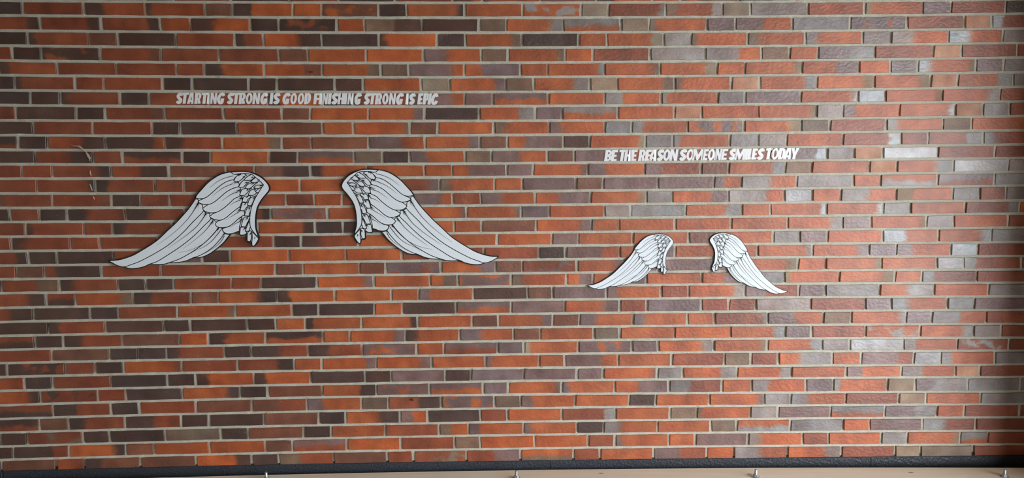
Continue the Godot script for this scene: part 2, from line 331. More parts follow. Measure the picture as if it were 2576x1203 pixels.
	# a profile of (radius, height) turned about the y axis, with a given number of sides
	func turned(profile: PackedVector2Array, sides: int, phase := 0.0) -> void:
		for i in profile.size() - 1:
			for k in sides:
				var t0 := TAU * k / sides + phase
				var t1 := TAU * (k + 1) / sides + phase
				var p := profile[i]
				var q := profile[i + 1]
				var out := Vector3(cos((t0 + t1) / 2.0), 0, sin((t0 + t1) / 2.0)) * (q.y - p.y) + Vector3(0, p.x - q.x, 0)
				quad(Vector3(cos(t0) * p.x, p.y, sin(t0) * p.x), Vector3(cos(t1) * p.x, p.y, sin(t1) * p.x), Vector3(cos(t1) * q.x, q.y, sin(t1) * q.x), Vector3(cos(t0) * q.x, q.y, sin(t0) * q.x), out)

	func join(o: Shape, shift := Vector3.ZERO) -> void:
		for p in o.v:
			v.append(p + shift)
		n.append_array(o.n)
		uv.append_array(o.uv)

	func mesh() -> ArrayMesh:
		var arrays := []
		arrays.resize(Mesh.ARRAY_MAX)
		arrays[Mesh.ARRAY_VERTEX] = v
		arrays[Mesh.ARRAY_NORMAL] = n
		arrays[Mesh.ARRAY_TEX_UV] = uv
		var m := ArrayMesh.new()
		m.add_surface_from_arrays(Mesh.PRIMITIVE_TRIANGLES, arrays)
		return m


func boxed(lo: Vector3, hi: Vector3, bevel := 0.004) -> ArrayMesh:
	var s := Shape.new()
	s.box(lo, hi, bevel)
	return s.mesh()


func numbers(text: String) -> PackedVector2Array:
	var out := PackedVector2Array()
	for pair in text.split(" ", false):
		var xy := pair.split(",")
		out.append(Vector2(xy[0].to_float(), xy[1].to_float()) / 1000.0)
	return out


func smooth(poly: PackedVector2Array, closed: bool, steps := 3, sharp := 0.35) -> PackedVector2Array:
	# Catmull-Rom through the points; corners sharper than the limit stay corners
	var out := PackedVector2Array()
	var count := poly.size()
	for i in (count if closed else count - 1):
		var p1 := poly[i]
		var p2 := poly[(i + 1) % count]
		var p0 := poly[(i - 1 + count) % count] if closed or i > 0 else p1
		var p3 := poly[(i + 2) % count] if closed or i < count - 2 else p2
		if (p1 - p0).normalized().dot((p2 - p1).normalized()) < sharp:
			p0 = p1 - (p2 - p1)
		if (p2 - p1).normalized().dot((p3 - p2).normalized()) < sharp:
			p3 = p2 + (p2 - p1)
		var reach := (p2 - p1).length()
		var m1 := (p2 - p0) / maxf((p2 - p1).length() + (p1 - p0).length(), 1e-6) * reach
		var m2 := (p3 - p1) / maxf((p3 - p2).length() + (p2 - p1).length(), 1e-6) * reach
		for k in steps:
			var t := float(k) / steps
			out.append(p1 * (2 * t * t * t - 3 * t * t + 1) + m1 * (t * t * t - 2 * t * t + t) + p2 * (-2 * t * t * t + 3 * t * t) + m2 * (t * t * t - t * t))
	if not closed:
		out.append(poly[count - 1])
	return out


func noise_bytes(frequency: float, octaves: int, salt: int, kind := FastNoiseLite.TYPE_SIMPLEX_SMOOTH) -> PackedByteArray:
	var noise := FastNoiseLite.new()
	noise.noise_type = kind
	noise.seed = salt
	noise.frequency = frequency
	noise.fractal_octaves = octaves
	var picture := noise.get_image(SIDE, SIDE, false, false, true)
	picture.convert(Image.FORMAT_L8)
	return picture.get_data()


func noise_texture(side: int, frequency: float, octaves: int, salt: int, ramp: Gradient = null) -> NoiseTexture2D:
	var noise := FastNoiseLite.new()
	noise.seed = salt
	noise.frequency = frequency
	noise.fractal_octaves = octaves
	var t := NoiseTexture2D.new()
	t.width = side
	t.height = side
	t.seamless = true
	t.noise = noise
	t.color_ramp = ramp
	return t


func ramp(stops: Array) -> Gradient:
	var g := Gradient.new()
	var offsets := PackedFloat32Array()
	var colors := PackedColorArray()
	for s in stops:
		offsets.append(s[0])
		colors.append(s[1])
	g.offsets = offsets
	g.colors = colors
	return g


func rough_surface(tint: Texture2D, relief: Texture2D, repeat_every: float, depth: float, roughness: float) -> StandardMaterial3D:
	var m := StandardMaterial3D.new()
	m.albedo_texture = tint
	m.roughness = roughness
	m.uv1_triplanar = true
	m.uv1_world_triplanar = true
	m.uv1_scale = Vector3.ONE / repeat_every
	if relief:
		m.heightmap_enabled = true
		m.heightmap_texture = relief
		m.heightmap_scale = depth
	return m


func plain(color: Color, roughness: float, metallic := 0.0) -> StandardMaterial3D:
	var m := StandardMaterial3D.new()
	m.albedo_color = color
	m.roughness = roughness
	m.metallic = metallic
	return m


func make_materials() -> void:
	white_print = plain(Color(0.88, 0.915, 0.935), 0.42)
	black_print = plain(Color(0.035, 0.035, 0.04), 0.5)
	board_edge = plain(Color(0.06, 0.06, 0.065), 0.6)
	vinyl = plain(Color(0.9, 0.91, 0.91), 0.3)
	zinc = plain(Color(0.74, 0.76, 0.78), 0.38, 0.85)


# ---------------------------------------------------------------- the covered yard round the wall

func make_shell() -> void:
	var concrete := rough_surface(noise_texture(512, 0.02, 5, 11, ramp([[0.0, Color(0.63, 0.635, 0.63)], [1.0, Color(0.75, 0.755, 0.75)]])), null, 1.5, 0.0, 0.85)
	var render_coat := rough_surface(noise_texture(512, 0.03, 5, 12, ramp([[0.0, Color(0.5, 0.47, 0.42)], [1.0, Color(0.6, 0.57, 0.52)]])), null, 1.2, 0.0, 0.9)
	var boards := rough_surface(noise_texture(512, 0.02, 4, 13, ramp([[0.0, Color(0.4, 0.3, 0.2)], [1.0, Color(0.56, 0.44, 0.3)]])), null, 1.2, 0.0, 0.8)
	var o := part(self, "floor", boxed(Vector3(-4.3, -0.15, -0.3), Vector3(7.0, 0.0, 7.4)), concrete)
	tag(o, "plain concrete floor of the covered yard in front of the brick wall", "floor", "", "structure")
	o = part(self, "ceiling", boxed(Vector3(-4.3, 2.95, -0.3), Vector3(7.0, 3.15, 7.4)), boards)
	tag(o, "brown roof deck over the covered yard above the brick wall", "ceiling", "", "structure")
	o = part(self, "wall_left", boxed(Vector3(-4.3, 0.0, -0.3), Vector3(WALL_LEFT, 2.95, 7.4)), render_coat)
	tag(o, "grey rendered side wall at the dark end of the brick wall", "wall", "", "structure")
	o = part(self, "wall_front", boxed(Vector3(WALL_LEFT, 0.0, 7.1), Vector3(4.4, 2.95, 7.4)), render_coat)
	tag(o, "grey rendered wall across the yard, facing the brick wall", "wall", "", "structure")
	o = part(self, "wall_right", boxed(Vector3(WALL_RIGHT, 0.0, -0.3), Vector3(3.4, 2.95, 0.55)), plain(Color(0.27, 0.27, 0.27), 0.8))
	tag(o, "dark grey pier that ends the brick wall and shades its last bricks", "pier", "", "structure")
	o = part(self, "ground", boxed(Vector3(-60, -0.6, -60), Vector3(60, -0.16, 60)), concrete)
	tag(o, "open paved ground outside the covered yard", "ground", "", "structure")


# ---------------------------------------------------------------- the brick wall

func bed(k: int, x: float) -> float:
	var c := bed_curves[k]
	return (c[0] + x * (c[1] + x * (c[2] + x * c[3]))) / 1000.0


func make_brick_wall() -> void:
	for text in BEDS.split(" "):
		var c := PackedFloat64Array()
		for t in text.split(";"):
			c.append(t.to_float())
		bed_curves.append(c)
	var wall := thing("wall_back")
	tag(wall, "wall of red, brown and grey flashed bricks, the greys lightened by painted sky reflection, with sandy grey mortar joints", "wall", "", "structure")
	# every brick: course, left joint, right joint, code of its colours
	var bricks := []
	var beyond := []
	for k in COURSES.size():
		var words: PackedStringArray = COURSES[k].split(" ")
		var joints := PackedFloat32Array()
		var codes := PackedStringArray()
		for i in words.size():
			if i % 2:
				joints.append(words[i].to_float() / 1000.0)
			else:
				codes.append(words[i])
		for i in codes.size():
			var from: float = joints[i - 1] if i > 0 else joints[0] - 0.3
			var to: float = joints[i] if i < joints.size() else minf(joints[i - 1] + 0.3, WALL_RIGHT + 0.02)
			(bricks if k > 0 else beyond).append([k, from, to, codes[i], i == 0 or k == 0])
			if i == codes.size() - 1 and to < WALL_RIGHT - 0.03:
				beyond.append([k, to, WALL_RIGHT + 0.02, "R", true])
		var at: float = joints[0] - 0.3
		var turn := k % 3
		while at > WALL_LEFT:   # on past the left edge of the view
			var long := 0.15 if turn % 3 == 2 else 0.3
			beyond.append([k, maxf(at - long, WALL_LEFT - 0.02), at, ["d", "R", "d2R", "R8d"][rng.randi() % 4], true])
			at -= long
			turn += 1
	for k in range(-4, 0):   # four courses above the view, up to the roof
		var at := WALL_LEFT
		var turn := k + 8
		while at < WALL_RIGHT:
			var long := 0.15 if turn % 3 == 2 else 0.3
			beyond.append([k, at, minf(at + long, WALL_RIGHT + 0.02), ["d", "R", "r", "d2R", "R8d"][rng.randi() % 5], true])
			at += long
			turn += 1
	bricks.append_array(beyond)
	paint_bricks(bricks)
	# the 300 that show largest are parts of their own, the rest one mass
	var sizes := []
	for i in bricks.size():
		var b: Array = bricks[i]
		var mid := Vector3((b[1] + b[2]) / 2.0, course_y(b[0], (b[1] + b[2]) / 2.0), 0)
		sizes.append([0.0 if b[4] else (b[2] - b[1]) / (mid - eye).length_squared(), i])
	sizes.sort_custom(func(p, q): return p[0] > q[0])
	var alone := {}
	for i in 300:
		alone[sizes[i][1]] = true
	var mass := Shape.new()
	for i in bricks.size():
		var b: Array = bricks[i]
		var mid := Vector3((b[1] + b[2]) / 2.0, course_y(b[0], (b[1] + b[2]) / 2.0), 0)
		var s := brick_shape(b[0], b[1], b[2], i, mid)
		if alone.has(i):
			part(wall, "brick", s.mesh(), brick_material, mid)
		else:
			mass.join(s, mid)
	part(wall, "brickwork", mass.mesh(), brick_material).set_meta("kind", "stuff")
	make_mortar(wall, bricks)


func course_y(k: int, x: float) -> float:
	return bed(0, x) - 0.0375 - 0.075 * k if k < 0 else (bed(k, x) + bed(k + 1, x)) / 2.0


func brick_shape(k: int, from: float, to: float, cell: int, mid: Vector3) -> Shape:
	var s := Shape.new()
	var x0 := from + 0.0078 + rng.randf_range(-0.0022, 0.002)
	var x1 := to - 0.0078 + rng.randf_range(-0.002, 0.0022)
	var lean := rng.randf_range(-0.002, 0.002)
	var steps := 4 if x1 - x0 > 0.2 else 3
	var proud := rng.randf_range(-0.0009, 0.0009)
	var sway := rng.randf_range(-0.0007, 0.0007)
	var top := PackedVector2Array()
	var low := PackedVector2Array()
	for i in steps + 1:
		var t := float(i) / steps
		var x := lerpf(x0, x1, t)
		var up: float = (bed(k, x) if k >= 0 else bed(0, x) - 0.075 * k) - 0.0076 + rng.randf_range(-0.0011, 0.0009)
		var down: float = (bed(k + 1, x) if k >= 0 else bed(0, x) - 0.075 * (k + 1)) + 0.0076 + rng.randf_range(-0.0009, 0.0011)
		top.append(Vector2(x + lean - mid.x, up - mid.y))
		low.append(Vector2(x - lean - mid.x, down - mid.y))
	var ring := PackedVector2Array()
	ring.append_array(low)
	top.reverse()
	ring.append_array(top)
	var count := ring.size()
	var bevel := 0.001
	var size := Vector2(x1 - x0, 0.06)
	var c := cell % (CELLS_ACROSS * CELLS_DOWN)
	var corner := Vector2(c % CELLS_ACROSS * CELL_W + 1.5, c / CELLS_ACROSS * CELL_H + 1.5) / SIDE
	var span := Vector2((CELL_W - 3) * clampf(size.x / 0.284, 0.3, 1.0), CELL_H - 3) / SIDE
	var inner := PackedVector3Array()
	var outer := PackedVector3Array()
	var sides := PackedVector3Array()
	var marks := PackedVector2Array()
	for i in count:
		var p := ring[i]
		var q := Vector2(p.x - signf(p.x) * (bevel if absf(p.x) > size.x * 0.45 else 0.0), p.y - signf(p.y) * bevel)
		inner.append(Vector3(q.x, q.y, proud + sway * signf(p.x)))
		outer.append(Vector3(p.x, p.y, proud + sway * signf(p.x) - bevel))
		sides.append(Vector3(p.x, p.y, -0.03))
		marks.append(corner + span * Vector2(clampf(p.x / size.x + 0.5, 0.0, 1.0), clampf(0.5 - p.y / size.y, 0.0, 1.0)))
	for i in steps:   # the face, in strips
		var a := i
		var b := i + 1
		var e := count - 2 - i
		var f := count - 1 - i
		s.tri(inner[a], inner[b], inner[e], Vector3(0, 0, 1), marks[a], marks[b], marks[e])
		s.tri(inner[a], inner[e], inner[f], Vector3(0, 0, 1), marks[a], marks[e], marks[f])
	for i in count:
		var j := (i + 1) % count
		var out := Vector3((ring[j] - ring[i]).y, -(ring[j] - ring[i]).x, 0).normalized()
		s.tri(outer[i], outer[j], inner[j], out + Vector3(0, 0, 1), marks[i], marks[j], marks[j])
		s.tri(outer[i], inner[j], inner[i], out + Vector3(0, 0, 1), marks[i], marks[j], marks[i])
		s.tri(sides[i], sides[j], outer[j], out, marks[i], marks[j], marks[j])
		s.tri(sides[i], outer[j], outer[i], out, marks[i], marks[j], marks[i])
	return s


func paint_bricks(bricks: Array) -> void:
	# one cell of the clay texture for every brick: fired colour and painted sky reflection along its length, blotches, grain, specks
	var coarse := noise_bytes(0.022, 3, 5)
	var broad := noise_bytes(0.009, 2, 6)
	var fine := noise_bytes(0.19, 3, 7)
	var tint := PackedByteArray()
	tint.resize(SIDE * SIDE * 3)
	var sheen := PackedByteArray()
	sheen.resize(SIDE * SIDE)
	for i in mini(bricks.size(), CELLS_ACROSS * CELLS_DOWN):
		var code: String = bricks[i][3]
		var seen_at: float = bricks[i][1]
		var keys := []
		var splits := []
		var mode := ""
		for ch in code:
			if ch == "/" or ch == "*":
				mode = ch
			elif CLAY_AND_SHEEN.has(ch):
				keys.append(ch)
			else:
				splits.append(ch.to_float() / 10.0)
		var tone := rng.randf_range(0.93, 1.06)
		var hue := rng.randf_range(-0.02, 0.02)
		var r := PackedFloat32Array()
		var g := PackedFloat32Array()
		var b := PackedFloat32Array()
		var ro := PackedFloat32Array()
		for key in keys:
			var c: Color = CLAY_AND_SHEEN[key]
			r.append((c.r + hue) * tone * 255.0)
			g.append(c.g * tone * 255.0)
			b.append((c.b - hue * 0.5) * tone * 255.0)
			ro.append(GLOSS[key] * 255.0)
		var soft := rng.randf_range(0.05, 0.16)
		var wide := int(CELL_W * clampf((bricks[i][2] - bricks[i][1] - 0.015) / 0.284, 0.3, 1.0))
		var left := i % CELLS_ACROSS * CELL_W
		var up := i / CELLS_ACROSS * CELL_H
		var arch := rng.randf_range(-0.35, 0.35)
		var two := keys.size() > 1
		var marks := PackedFloat32Array()   # drag marks of the clay cutter, upright bands
		var start := rng.randi_range(0, SIDE - CELL_W - 1)
		for x in CELL_W:
			marks.append((coarse[SIDE * (i * 2 % SIDE) + start + x] + broad[SIDE * (i * 2 % SIDE) + start + x] - 255) / 255.0 * 0.16)
		var three := keys.size() > 2
		for y in CELL_H:
			var row := (up + y) * SIDE + left
			var v := float(y) / CELL_H
			for x in CELL_W:
				var at := row + x
				var t := minf(float(x) / wide, 1.0)
				var n1 := coarse[at] / 255.0 - 0.5
				var n2 := broad[at] / 255.0 - 0.5
				var n3 := fine[at] / 255.0 - 0.5
				var cr := r[0]
				var cg := g[0]
				var cb := b[0]
				var cs := ro[0]
				if two:
					var m := 0.0
					if mode == "":
						m = (t + n1 * 0.12 - splits[0]) / soft + 0.5
					elif mode == "/":
						m = (v + n1 * 0.5 + arch * (t - 0.5) - 0.52) / 0.3 + 0.5
					else:
						m = (n1 * 1.3 + n2 * 0.8 - 0.17) / 0.24 + 0.5
					m = clampf(m, 0.0, 1.0)
					cr += (r[1] - cr) * m
					cg += (g[1] - cg) * m
					cb += (b[1] - cb) * m
					cs += (ro[1] - cs) * m
					if three:
						m = clampf((t + n1 * 0.12 - splits[1]) / soft + 0.5, 0.0, 1.0)
						cr += (r[2] - cr) * m
						cg += (g[2] - cg) * m
						cb += (b[2] - cb) * m
						cs += (ro[2] - cs) * m
				var k := 1.0 + marks[x] + n1 * 0.17 + n2 * 0.16 + n3 * 0.2
				var brown := n2 * 0.14
				at *= 3
				tint[at] = int(clampf(cr * k, 0.0, 255.0))
				tint[at + 1] = int(clampf(cg * (k + brown), 0.0, 255.0))
				tint[at + 2] = int(clampf(cb * (k + brown * 1.4), 0.0, 255.0))
				sheen[row + x] = int(clampf(cs + n3 * 40.0, 0.0, 255.0))
		# specks: pale lime and dark pits
		for p in rng.randi_range(0, 5):
			var x := rng.randi_range(4, CELL_W - 8)
			var y := rng.randi_range(4, CELL_H - 6)
			var pale := rng.randf() < (0.55 if seen_at < 0.0 else 0.25)
			for q in rng.randi_range(1, 3):
				var at := ((up + y) * SIDE + left + x + q) * 3
				for ch in 3:
					tint[at + ch] = [168, 148, 128][ch] if pale else int(tint[at + ch] * 0.45)
				if rng.randf() < 0.5:
					y = mini(y + 1, CELL_H - 3)
	brick_material = StandardMaterial3D.new()
	brick_material.albedo_texture = ImageTexture.create_from_image(Image.create_from_data(SIDE, SIDE, false, Image.FORMAT_RGB8, tint))
	brick_material.roughness = 1.0
	brick_material.roughness_texture = ImageTexture.create_from_image(Image.create_from_data(SIDE, SIDE, false, Image.FORMAT_L8, sheen))
	brick_material.metallic_specular = 0.62
	brick_material.heightmap_enabled = true
	brick_material.heightmap_texture = ImageTexture.create_from_image(relief_picture(coarse, fine))
	brick_material.heightmap_scale = 0.13


func relief_picture(coarse: PackedByteArray, fine: PackedByteArray) -> Image:
	var a := Image.create_from_data(SIDE, SIDE, false, Image.FORMAT_L8, noise_bytes(0.075, 3, 21))
	return a


func make_mortar(wall: Node3D, bricks: Array) -> void:
	# a rough, slightly wavy sheet of mortar a few millimetres behind the brick faces, with its solid core
	var noise := FastNoiseLite.new()
	noise.seed = 31
	noise.frequency = 14.0
	noise.fractal_octaves = 3
	var step := 0.01
	var across := int((WALL_RIGHT + 0.02 - WALL_LEFT) / step) + 1
	var down := int(2.86 / step) + 1
	var v := PackedVector3Array()
	var index := PackedInt32Array()
	# the upright joints are raked out deeper, each by hand and so each a little different
	var raked := {}
	for b: Array in bricks:
		var list: Array = raked.get_or_add(b[0], [])
		list.append([b[2], rng.randf_range(-0.002, 0.006)])
	for j in down + 1:
		for i in across + 1:
			var x := WALL_LEFT + i * step
			var y := 2.952 - j * step
			y = maxf(y, bed(34, x) + 0.014)
			var k := int(floor((bed(0, x) - y) / 0.075))
			for near in [k - 1, k, k + 1]:
				if near >= 0 and near < 34 and y < bed(near, x) - 0.004 and y > bed(near + 1, x) + 0.004:
					k = near
			var z := -0.0072 + noise.get_noise_2d(x, y) * 0.0034
			if y < (bed(k, x) if k >= 0 and k < 34 else bed(0, x) - 0.075 * k) - 0.0085 and y > (bed(k + 1, x) if k >= 0 and k < 34 else bed(0, x) - 0.075 * (k + 1)) + 0.0085:
				for joint: Array in raked.get(k, []):
					if absf(joint[0] - x) < 0.015:
						z -= joint[1]
						break
			v.append(Vector3(x, y, z))
	for j in down:
		for i in across:
			var a := j * (across + 1) + i
			index.append_array([a, a + 1, a + across + 2, a, a + across + 2, a + across + 1])
	var arrays := []
	arrays.resize(Mesh.ARRAY_MAX)
	arrays[Mesh.ARRAY_VERTEX] = v
	arrays[Mesh.ARRAY_INDEX] = index
	var n := PackedVector3Array()
	n.resize(v.size())
	for j in down + 1:
		for i in across + 1:
			var a := j * (across + 1)
			var dx := v[a + mini(i + 1, across)] - v[a + maxi(i - 1, 0)]
			var dy := v[maxi(j - 1, 0) * (across + 1) + i] - v[mini(j + 1, down) * (across + 1) + i]
			n[a + i] = dx.cross(dy).normalized() if dy.length() > 0.004 else Vector3(0, 0, 1)
	arrays[Mesh.ARRAY_NORMAL] = n
	var m := ArrayMesh.new()
	m.add_surface_from_arrays(Mesh.PRIMITIVE_TRIANGLES, arrays)
	var sand := rough_surface(noise_texture(1024, 0.06, 5, 33, ramp([[0.0, Color(0.61, 0.597, 0.54)], [0.35, Color(0.715, 0.701, 0.637)], [0.6, Color(0.762, 0.75, 0.685)], [1.0, Color(0.84, 0.83, 0.77)]])), noise_texture(1024, 0.07, 4, 34), 0.42, 0.14, 0.92)
	part(wall, "mortar", m, sand).set_meta("kind", "stuff")
	part(wall, "wall_core", boxed(Vector3(WALL_LEFT - 0.01, 0.0, -0.3), Vector3(WALL_RIGHT + 0.01, 2.952, -0.026), 0.001), sand)


# ---------------------------------------------------------------- the painted plinth and the timber

func make_plinth() -> void:
	var bitumen := rough_surface(noise_texture(1024, 0.05, 5, 41, ramp([[0.0, Color(0.1, 0.11, 0.125)], [0.5, Color(0.2, 0.22, 0.245)], [1.0, Color(0.31, 0.33, 0.36)]])), noise_texture(1024, 0.024, 4, 42), 0.5, 0.2, 0.4)
	var base := thing("baseboard_back")
	tag(base, "dark grey painted block plinth under the lowest brick course", "plinth", "", "structure")
	var edges := [WALL_LEFT, -1.484 - 0.6 * 2, -1.484, 0.2924, 2.0837, WALL_RIGHT]
	for i in edges.size() - 1:
		var s := Shape.new()
		var x0: float = edges[i] + 0.007
		var x1: float = edges[i + 1] - 0.007
		var count := 24
		for k in count:
			var a := lerpf(x0, x1, float(k) / count)
			var b := lerpf(x0, x1, float(k + 1) / count)
			var ta := bed(34, a) + 0.005
			var tb := bed(34, b) + 0.005
			var z := -0.008
			s.quad(Vector3(a, 0, z), Vector3(b, 0, z), Vector3(b, tb - 0.004, z), Vector3(a, ta - 0.004, z), Vector3(0, 0, 1))
			s.quad(Vector3(a, ta - 0.004, z), Vector3(b, tb - 0.004, z), Vector3(b, tb, z - 0.004), Vector3(a, ta, z - 0.004), Vector3(0, 1, 1))
			s.quad(Vector3(a, ta, z - 0.004), Vector3(b, tb, z - 0.004), Vector3(b, tb, -0.03), Vector3(a, ta, -0.03), Vector3(0, 1, 0))
		for e in [[x0, -1.0], [x1, 1.0]]:
			s.quad(Vector3(e[0], 0, -0.008), Vector3(e[0], bed(34, e[0]) + 0.001, -0.008), Vector3(e[0], bed(34, e[0]) + 0.005, -0.03), Vector3(e[0], 0, -0.03), Vector3(e[1], 0, 0))
		part(base, "block", s.mesh(), bitumen)
	part(base, "joint_fill", boxed(Vector3(WALL_LEFT, 0.0, -0.06), Vector3(WALL_RIGHT, 0.135, -0.0105), 0.001), bitumen)


func plank_back(x: float) -> float:
	return 0.029 + x * (0.0024 + x * 0.00836)


func make_timber() -> void:
	var grain := Image.create(2048, 200, false, Image.FORMAT_RGB8)
	var noise := FastNoiseLite.new()
	noise.seed = 51
	noise.frequency = 0.012
	noise.fractal_octaves = 4
	for y in 200:
		for x in 2048:
			var w := noise.get_noise_2d(x * 0.45, y * 4.0) * 0.5 + noise.get_noise_2d(x * 0.2 + 700.0, y * 12.0) * 0.35
			var knot := 0.0
			for c in [Vector2(240, 100), Vector2(700, 84), Vector2(884, 124), Vector2(1212, 76), Vector2(1490, 90), Vector2(1795, 82), Vector2(1330, 180)]:
				knot = maxf(knot, 1.0 - Vector2((x - c.x) / 6.0, (y - c.y) / 4.0).length())
			var c := Color(0.97, 0.955, 0.88).lerp(Color(0.94, 0.9, 0.79), clampf(0.35 + w, 0.0, 1.0)).lerp(Color(0.36, 0.26, 0.17), clampf(knot * 1.3, 0.0, 0.6))
			grain.set_pixel(x, y, c)
	var wood := plain(Color.WHITE, 0.62)
	wood.albedo_texture = ImageTexture.create_from_image(grain)
	var s := Shape.new()
	var count := 48
	for k in count:
		var a := lerpf(-2.9, 2.93, float(k) / count)
		var b := lerpf(-2.9, 2.93, float(k + 1) / count)
		var ua := (a + 2.9) / 5.85
		var ub := (b + 2.9) / 5.85
		# cross-section from the floor up the back, over the top and down the front
		var section := [Vector2(0.0, 0.0), Vector2(0.0, 0.0875), Vector2(0.0025, 0.09), Vector2(0.1925, 0.09), Vector2(0.195, 0.0875), Vector2(0.195, 0.0)]
		var run := 0.0
		for i in 5:
			var p: Vector2 = section[i]
			var q: Vector2 = section[i + 1]
			var long := (q - p).length() / 0.38
			var out := Vector3(0, (q - p).x, -(q - p).y)
			var pa := Vector3(a, p.y, plank_back(a) + p.x)
			var pb := Vector3(b, p.y, plank_back(b) + p.x)
			var qa := Vector3(a, q.y, plank_back(a) + q.x)
			var qb := Vector3(b, q.y, plank_back(b) + q.x)
			s.tri(pa, pb, qb, out, Vector2(ua, run), Vector2(ub, run), Vector2(ub, run + long))
			s.tri(pa, qb, qa, out, Vector2(ua, run), Vector2(ub, run + long), Vector2(ua, run + long))
			run += long
	for e in [[-2.9, -1.0], [2.93, 1.0]]:
		var z := plank_back(e[0])
		s.quad(Vector3(e[0], 0, z), Vector3(e[0], 0.0875, z), Vector3(e[0], 0.0875, z + 0.195), Vector3(e[0], 0, z + 0.195), Vector3(e[1], 0, 0))
	var timber := thing("timber_beam")
	tag(timber, "pale softwood timber lying along the foot of the wall with four upright bolts", "timber")
	part(timber, "plank", s.mesh(), wood)
	var stud := Shape.new()
	var threads := PackedVector2Array()
	for i in 20:
		threads.append(Vector2(0.0072 if i % 2 else 0.0064, 0.0 + i * 0.0021))
	threads.append(Vector2(0.0055, 0.0415))
	threads.append(Vector2(0.0001, 0.042))
	stud.turned(threads, 14)
	var nut := Shape.new()
	nut.turned(PackedVector2Array([Vector2(0.0001, 0.003), Vector2(0.0138, 0.003), Vector2(0.0138, 0.0135), Vector2(0.0118, 0.0152), Vector2(0.0001, 0.0152)]), 6, 0.3)
	var washer := Shape.new()
	washer.turned(PackedVector2Array([Vector2(0.0001, 0.0), Vector2(0.0215, 0.0), Vector2(0.0215, 0.0024), Vector2(0.0205, 0.003), Vector2(0.0001, 0.003)]), 24)
	for spot in [Vector2(-1.2288, 0.1017), Vector2(0.1041, 0.1329), Vector2(1.3784, 0.1669), Vector2(2.6899, 0.2175)]:
		var bolt := part(timber, "bolt", stud.mesh(), zinc, Vector3(spot.x, 0.09, minf(spot.y, plank_back(spot.x) + 0.15)))
		part(bolt, "nut", nut.mesh(), zinc)
		part(bolt, "washer", washer.mesh(), zinc)


# ---------------------------------------------------------------- the wings

func placed(points: PackedVector2Array, cut: Transform2D) -> PackedVector2Array:
	var out := PackedVector2Array()
	for p in points:
		out.append(cut * p)
	return out


func make_wing(called: String, where: Vector3, cut: Transform2D, thick: float, label: String, group: String) -> void:
	var wing := thing(called, where + Vector3(0, 0, 0.0012))
	tag(wing, label, "wing panel", group)
	var board := Shape.new()
	for piece in outlines(WING_OUTLINE, cut, 0.0012):
		board.slab(piece, 0.0, thick)
	part(wing, "board", board.mesh(), board_edge)
	var line := 0.0041 * sqrt(absf(cut.determinant()))
	var art := Shape.new()
	var ground := Shape.new()
	for piece in outlines(WING_OUTLINE, cut, -line * 1.2):
		ground.slab(piece, thick, thick + 0.0003)
	part(wing, "print_ground", ground.mesh(), white_print)
	var level := thick + 0.0003
	for key: String in WING_FEATHERS:   # laid like shingles, the primaries lowest; each a dark rim and a white blade
		for piece in outlines(WING_FEATHERS[key], cut, line * 0.5):
			for inside in Geometry2D.intersect_polygons(piece, outlines(WING_OUTLINE, cut, line * 0.2)[0]):
				art.slab(inside, thick, level + 0.00003)
		var s := Shape.new()
		for piece in outlines(WING_FEATHERS[key], cut, -line * 0.5):
			s.slab(piece, thick, level + 0.00006)
		level += 0.00005
		if s.v.size():
			part(wing, "leading_edge" if key == "spine" else "feather", s.mesh(), white_print)
	thick = level
	for text: String in WING_QUILLS:
		var path := placed(smooth(numbers(text), false, 3), cut)
		stroke(art, path, line * 0.42, line * 0.08, thick)
	for text: String in WING_TUFTS:
		var ends := placed(numbers(text), cut)
		var along := ends[1] - ends[0]
		for i in 9:
			var fan := (i - 4.0) * 0.17 + rng.randf_range(-0.06, 0.06)
			var long := rng.randf_range(0.4, 0.8) * (1.3 - absf(i - 4.0) * 0.17)
			var tip := ends[0] + along.rotated(fan) * long
			var start := ends[0] + along.orthogonal() * (i - 4.0) * 0.035
			stroke(art, PackedVector2Array([start, start.lerp(tip, 0.5), tip]), line * 0.3, line * 0.05, thick)
	part(wing, "line_art", art.mesh(), black_print)


func outlines(text: String, cut: Transform2D, grow: float) -> Array[PackedVector2Array]:
	var poly := placed(smooth(numbers(text), true, 3), cut)
	if Geometry2D.is_polygon_clockwise(poly):
		poly.reverse()
	var out: Array[PackedVector2Array] = []
	for piece in Geometry2D.offset_polygon(poly, grow, Geometry2D.JOIN_ROUND):
		if not Geometry2D.is_polygon_clockwise(piece) and piece.size() > 2:
			out.append(piece)
	return out


func stroke(s: Shape, path: PackedVector2Array, wide: float, thin: float, thick: float) -> void:
	# a printed line that tapers from wide to thin
	var count := path.size()
	for i in count - 1:
		var side0 := (path[mini(i + 1, count - 1)] - path[maxi(i - 1, 0)]).normalized().orthogonal()
		var side1 := (path[mini(i + 2, count - 1)] - path[i]).normalized().orthogonal()
		var w0 := lerpf(wide, thin, float(i) / (count - 1))
		var w1 := lerpf(wide, thin, float(i + 1) / (count - 1))
		var z := thick + 0.00006
		var a := path[i] + side0 * w0
		var b := path[i] - side0 * w0
		var c := path[i + 1] - side1 * w1
		var d := path[i + 1] + side1 * w1
		s.quad(Vector3(a.x, a.y, z), Vector3(b.x, b.y, z), Vector3(c.x, c.y, z), Vector3(d.x, d.y, z), Vector3(0, 0, 1))


# ---------------------------------------------------------------- the lettering

